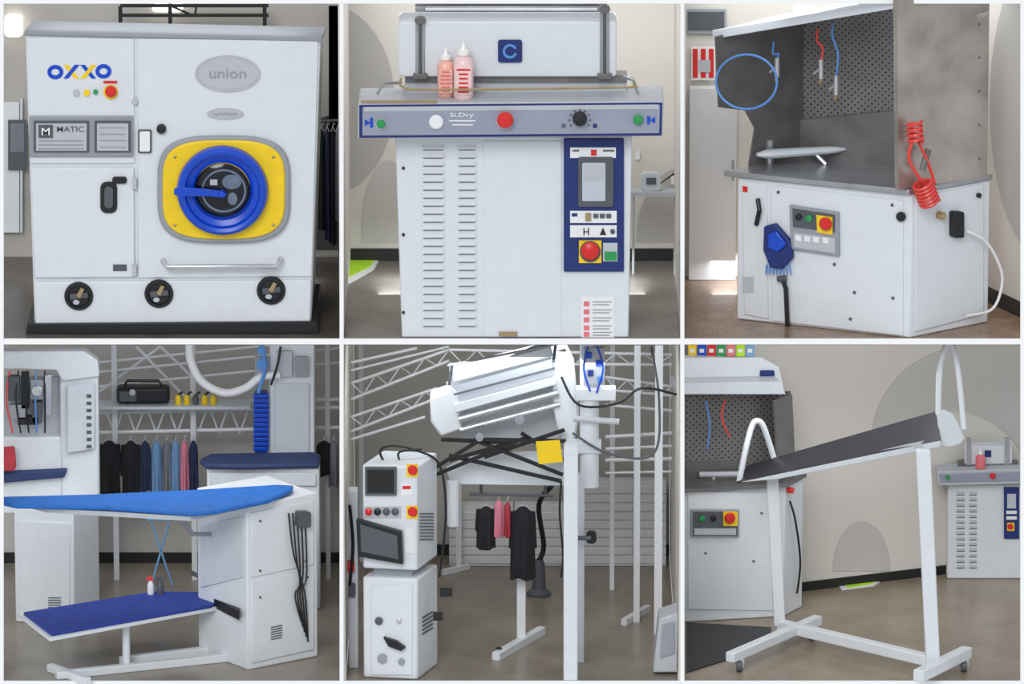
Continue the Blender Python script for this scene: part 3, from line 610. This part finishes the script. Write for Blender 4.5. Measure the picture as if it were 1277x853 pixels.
# ================= CELL 5
def cell5():
    zf=ZB
    dn=6; An=W(520,700,dn);L_=W(452,700,dn+12);R_=W(546,700,dn+70);K=L_+R_-An
    FA=VP(452,dn+12,520,dn,700); FB=VP(520,dn,546,dn+70,700)
    T=thing('control_tower','white two-part control tower with dark screens','control cabinet',V((An.x-20,An.y+40,zf)))
    fp=[(L_.x,L_.y),(An.x,An.y),(R_.x,R_.y),(K.x,K.y)]
    z1=W(520,722,dn).z; z2=W(520,712,dn).z; z3=W(520,582,dn).z
    B().foot(fp,zf,z1,'white').make('lower_cabinet',T,bev=3)
    cx=sum(p[0] for p in fp)/4; cy=sum(p[1] for p in fp)/4
    B().foot([(cx+(p[0]-cx)*.7,cy+(p[1]-cy)*.7) for p in fp],z1,z2,'grey').make('joint',T)
    B().foot(fp,z2,z3,'white').make('upper_cabinet',T,bev=3)
    B().R(FA,463,730,514,842,0,2,'white').make('door',T,bev=.8)
    B().G(FA,[(478,795),(494,800),(505,808),(500,812),(484,806)],2,9,'black').make('valve_handle',T); B().L(FA,472,775,[(5,2),(5,5),(.3,6)],'dgrey').make('knob',T); B().L(FA,497,775,[(3,2),(3,5),(.3,6)],'chrome').make('knob',T)
    B().L(FA,476,822,[(6,2),(6,6),(.3,7)],'grey').make('knob',T); B().L(FA,500,826,[(4,2),(4,6),(.3,7)],'grey').make('knob',T)
    b=B()
    for i in range(5): b.G(FB,[(527,770+i*5),(540,762+i*5),(540,764+i*5),(527,772+i*5)],0,1,'slot')
    b.make('vent_grille',T)
    B().R(FA,455,583,494,618,0,5,'dgrey').R(FA,458,586,491,615,5,6,'black').make('screen',T,label='dark screen',bev=.6)
    FK=Pl(FA.p+FA.n*8,FA.n)
    B().G(FK,[(444,648),(500,664),(502,704),(446,694)],-6,4,'black').G(FK,[(449,654),(495,668),(497,698),(450,688)],4,5,'dgrey').make('keypad_screen',T,label='tilted black keypad screen',bev=1)
    B().T([FA.at(478,690,0),FA.at(478,690,4)],5,'dgrey',8).make('bracket',T)
    b=B().R(FA,454,632,500,646,0,1,'lgrey')
    for x,m in((459,'red'),(470,'black'),(481,'dgrey'),(492,'dgrey')): b.L(FA,x,639,[(4.5,0),(4.5,4),(.3,6)],m,14)
    b.make('button_row',T)
    for x,y in((516,588),(516,640)):
        b=B().R(FA,x-9,y-9,x+5,y+7,0,1,'yellow'); bowed(FA,x-2,y-1,6,1,'red',b,6); b.make('emergency_stop_button',T,label='red button on yellow plate')
    B().R(FA,500,603,514,618,0,1,'plast').R(FA,502,606,512,610,1,1.4,'red').make('label_plate',T)
    B().R(FA,505,660,515,690,0,1,'plast').make('label_plate',T)
    b=B()
    for i in range(9): b.R(FB,524,640+i*4,541,641.5+i*4,0,1,'slot')
    b.make('vent_grille',T)
    B().T([(480,578,40),(474,562,40),(490,556,45),(520,562,50),(548,580,60),(556,640,60),(548,720,60)],1.5,'black',8,True).make('cable',T)
    B().T([(500,578,40),(498,564,42),(526,560,50)],1.4,'black',8,True).make('cable',T)
    B().R(FR(20),549,735,564,744,-8,0,'black').make('clamp',T)
    B().R(FR(22),540,765,552,774,-8,0,'black').make('clamp',T)
    # shirt finisher
    T=thing('shirt_finisher','white shirt finishing machine with boxy tilted head on posts','shirt finisher',V((W(712,840,30).x,60,zf)))
    f=FR(100)
    B().G(f,[(536,496),(560,488),(574,500),(576,536),(550,545),(537,526)],-40,0,'white').make('end_cap',T,bev=3)
    B().G(f,[(686,440),(706,436),(716,456),(722,520),(716,556),(700,560),(690,510)],-40,0,'white').make('end_cap',T,bev=3)
    B().G(FR(135),[(556,478),(690,440),(704,500),(700,548),(640,556),(572,545)],-8,0,'lgrey').make('back_plate',T,bev=1)
    B().G(FR(88),[(560,464),(686,432),(690,444),(564,478)],-30,0,'white').make('front_cover',T,label='white top beam of the head',bev=1.5)
    B().G(FR(90),[(566,504),(692,470),(694,480),(568,515)],-24,0,'white').make('front_cover',T,bev=1.5)
    B().G(FR(92),[(570,480),(688,448),(690,468),(572,502)],-2,0,'screen').make('clear_front',T,label='pale clear front panel')
    B().T([W(572,523,95),W(696,490,95)],5,'steel',16).make('roller',T,label='polished steel roller')
    B().T([W(574,536,100),W(698,504,100)],4,'chrome',16).make('roller',T,label='polished steel roller')
    B().T([(558,456,80),(700,428,80)],1.6,'grey',8).make('guard_rail',T)
    for p,q_,r in(((560,480),(564,455),2),((690,452),(693,430),2),((566,492),(692,459),1.4)): B().T([(p[0],p[1],84),(q_[0],q_[1],84)],r,'dgrey',8).make('guard_post',T)
    for i,(p,q_) in enumerate((((541,584),(600,548)),((543,592),(655,546)),((550,548),(640,552)),((590,548),(702,592)),((604,570),(704,536)),((560,568),(700,600)),((598,548),(706,550)),((640,552),(560,574)),((650,540),(705,575)))):
        B().T([(p[0],p[1],86+(i%3)*3),(q_[0],q_[1],84+(i%3)*3)],2.2,'black',4).make('scissor_arm',T,label='black steel scissor arm')
    B().L(FR(78),648,524,[(6,0),(6,5),(.3,6)],'grey').make('pulley',T); B().L(FR(78),598,546,[(5,0),(5,5),(.3,6)],'grey').make('pulley',T)
    B().G(FR(120),[(556,584),(590,568),(702,562),(704,606),(562,604)],-8,0,'white').make('tray_panel',T,bev=1)
    B().G(FR(80),[(668,551),(698,549),(702,576),(672,579)],-2,0,'yellow').make('warning_sign',T,label='yellow warning sign')
    b=B(); post(b,712,556,ddd(zf,848)+4,9,'white',zf); b.make('post',T,bev=1.5)
    B().T([W(565,600,110),W(565,655,110)],8,'white',12).make('leg_stub',T)
    dq=90; B().T([W(735,424,dq),W(735,606,dq)],12,'white',20).make('upper_column',T,label='thick white upright column')
    b=B(); post(b,722,590,dq,7,'white2',zf,4); b.make('column_leg',T,bev=1)
    B().R(FR(dq-14),718,485,768,500,-20,0,'white').make('side_arm',T,bev=1)
    B().R(FR(dq-14),704,552,750,566,-20,0,'white2').make('collar',T,bev=1)
    B().T([(715,522,dq-16),(772,526,dq-16)],4,'lgrey',8).make('side_arm',T)
    B().Q(FR(70),731,664,744,678,5,-10,0,'black').T([W(712,671,60),W(737,671,60)],3,'dgrey',8).make('knob',T)
    b=B().R(FR(dq-14),728,434,754,480,-8,0,'lgrey')
    for x,y,m in((731,440,'blue'),(743,450,'blue'),(733,462,'navy'),(745,470,'bluehose')): b.R(FR(dq-15),x,y,x+7,y+7,-2,3,m)
    b.T([(733,432,dq-18),(728,460,dq-20),(736,488,dq-18)],1.3,'blue',8,True).T([(745,432,dq-18),(752,460,dq-20),(744,490,dq-18)],1.3,'blue',8,True); b.make('valve_block',T,label='air valve block with blue fittings')
    B().T([(700,470,80),(722,505,66),(770,503,70),(800,484,80),(844,492,80)],1.6,'black',8,True).make('cable',T)
    B().T([(714,540,70),(760,566,70),(815,566,80),(822,500,90),(812,432,100)],1.6,'dgrey',8,True).make('cable',T)
    B().T([(700,600,60),(698,640,60),(702,690,60),(700,720,60)],1.4,'black',8,True).make('cable',T)
    # overhead frame
    T=thing('overhead_frame','white tubular overhead conveyor frame standing on posts','frame',V((W(700,690,330).x,330,zf)))
    for x,y0,yb,r in((795,430,775,4),(822,430,790,5),(764,430,735,3),(528,430,690,4),(572,600,712,3.5),(450,430,700,3)):
        d=ddd(zf,yb); b=B(); post(b,x,y0,d,r,'rail',zf); b.make('post',T)
    B().T([HZ(zf+4).at(778,776),HZ(zf+4).at(808,758)],4,'rail',4).make('foot_bar',T); B().T([HZ(zf+4).at(552,714),HZ(zf+4).at(584,706)],3.5,'rail',4).make('foot_bar',T)
    dd=300
    # two trusses: chords plus zigzag web
    def truss(xa,ya,xb,yb,h,n,r):
        B().T([(xa,ya,dd),(xb,yb,dd+10)],r,'rail',8).make('rail',T); B().T([(xa,ya+h,dd),(xb,yb+h*.7,dd+10)],r,'rail',8).make('rail',T)
        b=B()
        P=[]
        for i in range(n+1):
            k=i/n; x=xa+(xb-xa)*k; y=ya+(yb-ya)*k; hh=h*(1-.3*k); P.append((x,y+(hh if i%2 else 0),dd+10*k))
        b.T(P,r*.55,'rail',6); b.make('brace',T)
    truss(438,478,560,436,20,8,2); truss(438,520,545,484,18,7,2); truss(560,436,838,442,18,16,2); truss(755,470,838,482,16,6,1.8)
    for xa,ya,xb,yb,r in((438,452,520,434,2),(438,462,560,432,1.6),(755,545,838,540,2.4),(755,560,838,556,2),(755,574,838,572,2.4),(755,505,838,512,2),(438,548,530,520,2),(755,590,838,588,1.6)): B().T([(xa,ya,dd),(xb,yb,dd+12)],r,'rail',8).make('rail',T)
    T=thing('stand','white T-foot steel stand on the concrete floor','stand',HZ(zf).at(648,802))
    b=B(); post(b,650,690,ddd(zf,802),5.5,'white',zf+8); b.make('post',T); B().T([HZ(zf+5).at(618,819),HZ(zf+5).at(676,786)],5.5,'white',4).make('foot',T,bev=1)
    B().Q(FR(ddd(zf,819)-4),618,808,626,816,2,-4,0,'black').make('end_cap',T)
    g='dark clothes hanging under the machine'
    B().T([(585,616,150),(690,618,150)],2,'dgrey',8).T([(600,600,150),(600,617,150)],2,'dgrey',8).T([(680,600,150),(680,618,150)],2,'dgrey',8).make('clothes_rail',label='short dark clothes rail under the shirt machine',cat='rail')
    garment(606,632,22,54,150,'cloth_black','short black garment hanging under the machine',g); garment(622,624,12,46,150,'cloth_pink','pink garment hanging between black clothes',g,False)
    garment(633,626,8,44,150,'cloth_red','dark pink garment hanging between black clothes',g,False); garment(652,632,28,94,150,'cloth_black','long black garment hanging under the machine',g)
    T=thing('hose_stand','black suction hose with round pedestal on the floor','hose',HZ(zf).at(672,742))
    c=HZ(zf).at(672,742)
    B().VL(c,[(16,0),(16,4),(9,10),(8,40),(6,48)],'dgrey',20).make('base',T); B().T([c+V((0,0,46)),W(678,680,c.y),W(672,630,c.y-20),W(688,606,c.y-60)],3.4,'black',10,True).make('hose',T)
    d=540
    for i,(x0,x1) in enumerate(((560,640),(642,720),(722,790),(792,852))):
        a=W(x0,640,d).x;c=min(W(x1,640,d).x,XR-8); zt=W(760,600 if i>1 else 630,d).z
        b=B().box(a,c,d,d+20,zf,zt,'wallw')
        n=int((zt-zf)/12)
        for k in range(n): b.box(a,c,d-2,d,zf+4+k*12,zf+14.5+k*12,'wallw')
        b.make('shutter_panel',label='plain white ribbed shutter panel standing by the wall',cat='panel',group='white shutter panels',bev=1)
    T=thing('machine_housing','pale grey machine housing with sloped front','machine',V((XR-30,40,zf)))
    B().G(FR(30),[(822,772),(846,764),(845,839),(814,839)],-50,0,'lgrey').make('housing',T,bev=2); B().G(FR(28),[(826,780),(841,776),(841,815),(823,820)],-1,1,'grey').make('panel',T)
    T=thing('machine_column','white machine column with black cables','machine',V((W(438,800,60).x,70,zf)))
    b=B(); q=W(431,612,60); b.box(q.x+3,W(446,612,60).x,60,80,zf,q.z,'white'); b.make('column',T,bev=1)
    B().T([(436,630,56),(440,680,54),(436,730,56)],2,'black',8,True).make('cable',T); B().Q(FR(58),433,700,442,714,2,-4,3,'red').make('button',T); B().Q(FR(58),434,728,443,745,2,-4,3,'dgrey').make('socket',T)
cell5()
# ================= CELL 6
def cell6():
    zf=ZB
    dA,dB=352,556
    Q=VP(854,dA,1290,dB,700); a=W(846,700,dA-4); a.x=XR+2.6; e=W(1300,700,dB+5)
    z1=ZM
    b=B().pr([V((a.x,a.y,z1)),V((e.x,e.y,z1)),V((e.x,e.y,zf)),V((a.x,a.y,zf))],[V((a.x,a.y+8,z1)),V((e.x,e.y+8,z1)),V((e.x,e.y+8,zf)),V((a.x,a.y+8,zf))],'wall')
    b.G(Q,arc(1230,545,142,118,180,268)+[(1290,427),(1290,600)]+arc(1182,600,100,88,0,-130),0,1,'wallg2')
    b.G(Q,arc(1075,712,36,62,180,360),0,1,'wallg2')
    ST(b,'wall_back')
    n=Q.n*2.5
    ST(B().pr([V((a.x,a.y,zf+12))+n,V((e.x,e.y,zf+12))+n,V((e.x,e.y,zf))+n,V((a.x,a.y,zf))+n],[V((a.x,a.y,zf+12)),V((e.x,e.y,zf+12)),V((e.x,e.y,zf)),V((a.x,a.y,zf))],'base'),'baseboard_back')
    T=thing('laundry_cart','white steel cart with sloping dark metal tray','cart',HZ(zf).at(1060,820))
    dl=ddd(zf,800); dr=ddd(zf,847)
    zb=zf+22
    pl_=W(972,795,dl); pr_=W(1163,838,dr+6)
    B().T([W(963,592,dl),V((pl_.x,pl_.y,zb))],7.5,'white',4).make('post',T,bev=1.5)
    B().T([W(1151,560,dr+6),V((pr_.x,pr_.y,zb))],9,'white',4).make('post',T,bev=1.5)
    B().T([V((pl_.x,pl_.y,zb)),V((pr_.x,pr_.y,zb))],7,'white',4).make('base_beam',T,bev=1.5)
    H=HZ(zb)
    B().T([H.at(910,820),H.at(1020,773)],6.5,'white',4).make('cross_beam',T,bev=1.5)
    B().T([H.at(1145,843),H.at(1206,813)],7.5,'white',4).make('cross_beam',T,bev=1.5)
    for x,y in((922,816),(1013,776),(1202,816)):
        c=H.at(x,y); k=B().T([c,c-V((0,0,8))],3,'lgrey',8).box(c.x-6,c.x+6,c.y-5,c.y+5,zb-11,zb-6,'lgrey').box(c.x-6,c.x-4.5,c.y-4,c.y+4,zf+6,zb-7,'lgrey').box(c.x+4.5,c.x+6,c.y-4,c.y+4,zf+6,zb-7,'lgrey').make('caster',T)
        B().rev(V((c.x-3.5,c.y-2,zf+8)),V((0,1,0)),V((0,0,1)),V((1,0,0)),[(3,0),(8,0),(8,7),(3,7)],'dgrey',18).make('wheel',k)
    BL=W(932,580,dl+35);BR=W(1166,513,dr+60);FRt=W(1173,549,dr-2);FL=W(918,602,dl-15)
    nrm=(BR-BL).cross(FRt-BL).normalized()
    if nrm.z<0: nrm=-nrm
    q=[BL,BR,FRt,FL]
    B().pr(q,[x-nrm*2.5 for x in q],'tray').make('tray',T,label='near-black polished metal tray surface',bev=.6)
    q=[FL,FRt,FRt-V((0,0,9)),FL+(FRt-FL)*.2-V((0,0,7))]
    B().pr(q,[x+V((0,6,0)) for x in q],'white2').make('tray_lip',T,label='pale metal tray lip',bev=1)
    ep=VP(1163,dr+20,1207,dr+50,540)
    B().G(ep,[(1169,516),(1178,511),(1188,516),(1197,532),(1203,546),(1198,553),(1186,557),(1173,556)],-2,0,'white').make('tray_end',T,label='thin curved white end plate',bev=.6)
    B().T([(963,594,dl),(1151,554,dr+14)],4,'lgrey',4).make('tray_support',T)
    B().T([W(922,600,dl-8),W(930,560,dl-8),W(937,533,dl),W(943,525,dl+2),W(951,530,dl+6),W(960,555,dl+14),W(970,588,dl+20)],3.8,'white',12,True).make('handle',T)
    B().T([W(1170,516,dr+50),W(1171,470,dr+48),W(1176,440,dr+46),W(1184,428,dr+46),W(1191,440,dr+46),W(1197,480,dr+40),W(1202,535,dr+35)],3.6,'white',12,True).make('handle',T)
    dn=ddd(zf,769); An=W(978,700,dn);L_=W(845,700,dn-30);R_=W(1001,700,dn+45);L_.x=XR+4; K=L_+R_-An
    F=Pl(V((An.x,An.y,0)),(An-L_).cross(ZUP)*1.0)
    T=thing('spotting_table','white spotting cabinet with dark steel hood beside the wall','spotting table',V((An.x-50,An.y+10,zf)))
    zt=W(978,606,dn).z
    B().foot([(L_.x,L_.y),(An.x,An.y),(R_.x,R_.y),(K.x,K.y-8)],zf,zt,'white').make('cabinet',T,bev=2)
    B().G(F,[(858,612),(972,616),(972,762),(858,760)],0,2,'white').make('access_door',T,bev=.8)
    B().foot([(L_.x,L_.y-6),(An.x+3,An.y-6),(R_.x+4,R_.y),(K.x,K.y-8)],zt,zt+5,'dsteel').make('worktop',T,label='steel worktop')
    cp=B().R(F,862,636,922,670,2,7,'grey').make('control_panel',T,bev=.8)
    b=B().R(F,864,638,920,668,6,7.5,'dgrey').R(F,866,659,918,667,7,8,'lgrey'); b.L(F,876,647,[(4,8),(4,10),(.3,11)],'green',14).L(F,890,647,[(4,8),(4,10),(.3,11)],'black',14).R(F,902,638,920,656,7,8,'yellow'); b.make('panel_face',cp)
    b=B(); bowed(F,911,647,7,8,'red',b,7); b.make('emergency_stop_button',cp,label='red stop button')
    for x,y in((940,700),(880,690),(950,640)): B().L(F,x,y,[(1.6,2),(1.6,3.2),(.3,3.4)],'dgrey',8).make('bolt',T)
    f2=Pl(F.p-F.n*48,F.n)
    zh=W(978,488,dn+45).z
    zw=zt+5
    B().foot([(L_.x,L_.y+44),(An.x+8,An.y+44),(An.x+8,An.y+48),(L_.x,L_.y+48)],zw,zh,'perf').make('hood_back',T,label='dark perforated steel hood back')
    B().R(Pl(F.p-F.n*42,F.n),856,575,975,640,-3,0,'dsteel').clampz(zw).make('back_splash',T)
    B().G(VP(972,dn,992,dn+48,600),[(966,500),(988,492),(992,640),(972,640)],-2,1,'dsteel').clampz(zw).make('hood_side',T)
    B().G(F,[(846,478),(974,476),(980,492),(846,492)],-44,0,'white2').make('hood_roof',T,bev=1)
    B().G(f2,[(846,446),(950,446),(972,458),(978,484),(846,484)],-1,16,'white').make('hood_top',T,bev=2)
    B().Q(f2,948,462,966,474,2,16,18,'navy').make('badge',T)
    B().T([F.at(880,500,-20),F.at(885,530,-20),F.at(882,560,-20)],1.2,'bluehose',6,True).make('hose',T); B().T([F.at(905,498,-20),F.at(900,520,-20),F.at(910,545,-20)],1.2,'redhose',6,True).make('hose',T)
    s=HZ(zw+6); B().T([s.at(872,592),s.at(935,591)],4,'lgrey',10).T([s.at(890,592),V((s.at(890,592).x,s.at(890,592).y,zw))],2,'lgrey',8).make('sleeve_board',T)
    ztp=f2.at(900,446,16).z
    for i,(m,n) in enumerate((('yellow','yellow'),('blue','blue'),('red','red'),('green','green'),('pink','pink'),('lime','lime green'),('lightblue','light blue'))):
        x=W(858+i*12,440,dn+35).x; B().box(x,x+10.5,dn+22,dn+32,ztp,ztp+16+(i%3),m).box(x+2,x+8,dn+21.4,dn+22,ztp+5,ztp+10,'plast').make('product_box',label=n+' small box standing on the cabinet hood',cat='box',group='coloured boxes on the hood')
    S2=VP(978,dn,1001,dn+45,700)
    B().L(S2,990,612,[(4,0),(4,8),(.3,9)],'redhose').make('valve_knob',T,label='red valve knob'); B().T([S2.at(985,625,3),S2.at(992,650,8),S2.at(998,700,8),S2.at(994,740,4)],1.4,'black',6,True).make('hose',T)
    B().G(HZ(zf),[(856,776),(962,782),(960,806),(856,838)],0,1.5,'black').make('rubber_mat',label='black rubber mat lying on the concrete floor',cat='mat',base=True)
    B().G(HZ(zf),[(1042,727),(1082,717),(1102,722),(1090,730),(1050,735)],0,1,'plast').G(HZ(zf),[(1050,727),(1082,718.5),(1097,722.5),(1086,728),(1058,732.5)],0,1.6,'lime').make('floor_mat',label='lime green mat with white border on floor',cat='mat',base=True)
    dn=ddd(zf,722); F=FR(dn)
    T=thing('garment_press','white pressing machine with louvred cabinet near the wall','press machine',V((W(1230,720,dn).x,dn+20,zf)))
    x0=W(1181,700,dn).x;x1=W(1290,700,dn).x;zc=W(1200,604,dn).z
    B().box(x0,x1,dn,dn+40,zf,zc,'white').make('cabinet',T,bev=2)
    for xa,xb in((1193,1203),(1209,1218)):
        b=B()
        for i in range(14): b.R(F,xa,614+i*7,xb,617+i*7,0,1.5,'lgrey'); b.R(F,xa,617+i*7,xb,618+i*7,0,.8,'slot')
        b.make('louver_vent',T)
    B().G(F,[(1168,588),(1290,584),(1290,603),(1170,606)],-25,14,'lgrey').G(F,[(1171,591),(1290,588),(1290,600),(1173,602)],13,15,'pgrey').make('button_board',T,bev=1)
    B().L(F,1182,596,[(3,15),(3,18),(.3,18)],'green',12).make('green_button',T); b=B(); bowed(F,1238,594,4,15,'red',b,5); b.make('emergency_stop_button',T)
    B().Q(FR(dn+8),1203,556,1262,580,3,-22,0,'white').make('press_head',T,bev=1); B().R(FR(dn+8),1195,578,1270,586,-20,0,'dsteel').make('steel_strip',T)
    for x in(1208,1256): B().R(FR(dn+6),x-3,546,x+3,580,-4,0,'steel').make('guide_column',T)
    B().R(FR(dn+7),1228,562,1236,570,-1,1,'navy').make('badge',T)
    cp=B().R(F,1252,608,1271,672,0,3,'navy').make('control_panel',T,label='navy control panel'); B().R(F,1256,616,1267,634,3,4,'screen').make('touch_screen',cp)
    for y in(637,644): B().R(F,1255,y,1268,y+4,3,4,'plast').make('key_strip',cp)
    B().R(F,1256,652,1265,662,3,4,'yellow').E(F,1260,657,3.5,3.5,4,6,'red').make('main_switch',cp)
    z0=F.at(1225,586,14).z+.3; c=V((W(1222,590,dn).x,dn-6,z0))
    t=thing('squeeze_bottle','small pink plastic bottle standing on the press board','bottle',c)
    B().VL(c,[(6,0),(6.5,2),(6.5,15),(3,19)],'pink',14).make('bottle_body',t); B().VL(c+V((0,0,18)),[(3,0),(3,3),(.6,8)],'cap',12).make('nozzle',t)
cell6()
# ---------------- camera & lights
cd=bpy.data.cameras.new('camera'); cam=bpy.data.objects.new('camera',cd); sc.collection.objects.link(cam)
cd.sensor_width=36; cd.lens=36*D/1277; cd.clip_end=500; cd.clip_start=1
cam.location=CAM*S; cam.rotation_euler=(math.radians(90)-TH,0,0); sc.camera=cam
w=bpy.data.worlds.new('world'); sc.world=w; w.use_nodes=True
w.node_tree.nodes['Background'].inputs[0].default_value=(.93,.96,1,1); w.node_tree.nodes['Background'].inputs[1].default_value=.62
def light(kind,loc,rot,e,**k):
    l=bpy.data.lights.new('lamp',kind); l.energy=e
    for a,v in k.items(): setattr(l,a,v)
    o=bpy.data.objects.new('lamp_light',l); sc.collection.objects.link(o); o.location=loc; o.rotation_euler=rot; return o
light('SUN',(0,-10,10),(math.radians(58),0,math.radians(-12)),1.35,angle=math.radians(25))
for cx in(212,638,1064):
    x=(cx-638.5)*S
    light('AREA',(x,180*S,(ZTOP-2)*S),(math.radians(12),0,0),13 if cx>300 else 8,shape='RECTANGLE',size=1.7,size_y=1.2,color=(.95,.975,1))
    light('AREA',(x,190*S,(ZM-5)*S),(math.radians(18),0,0),26,shape='RECTANGLE',size=1.7,size_y=1.4,color=(.95,.975,1))
sc.view_settings.view_transform='Standard'
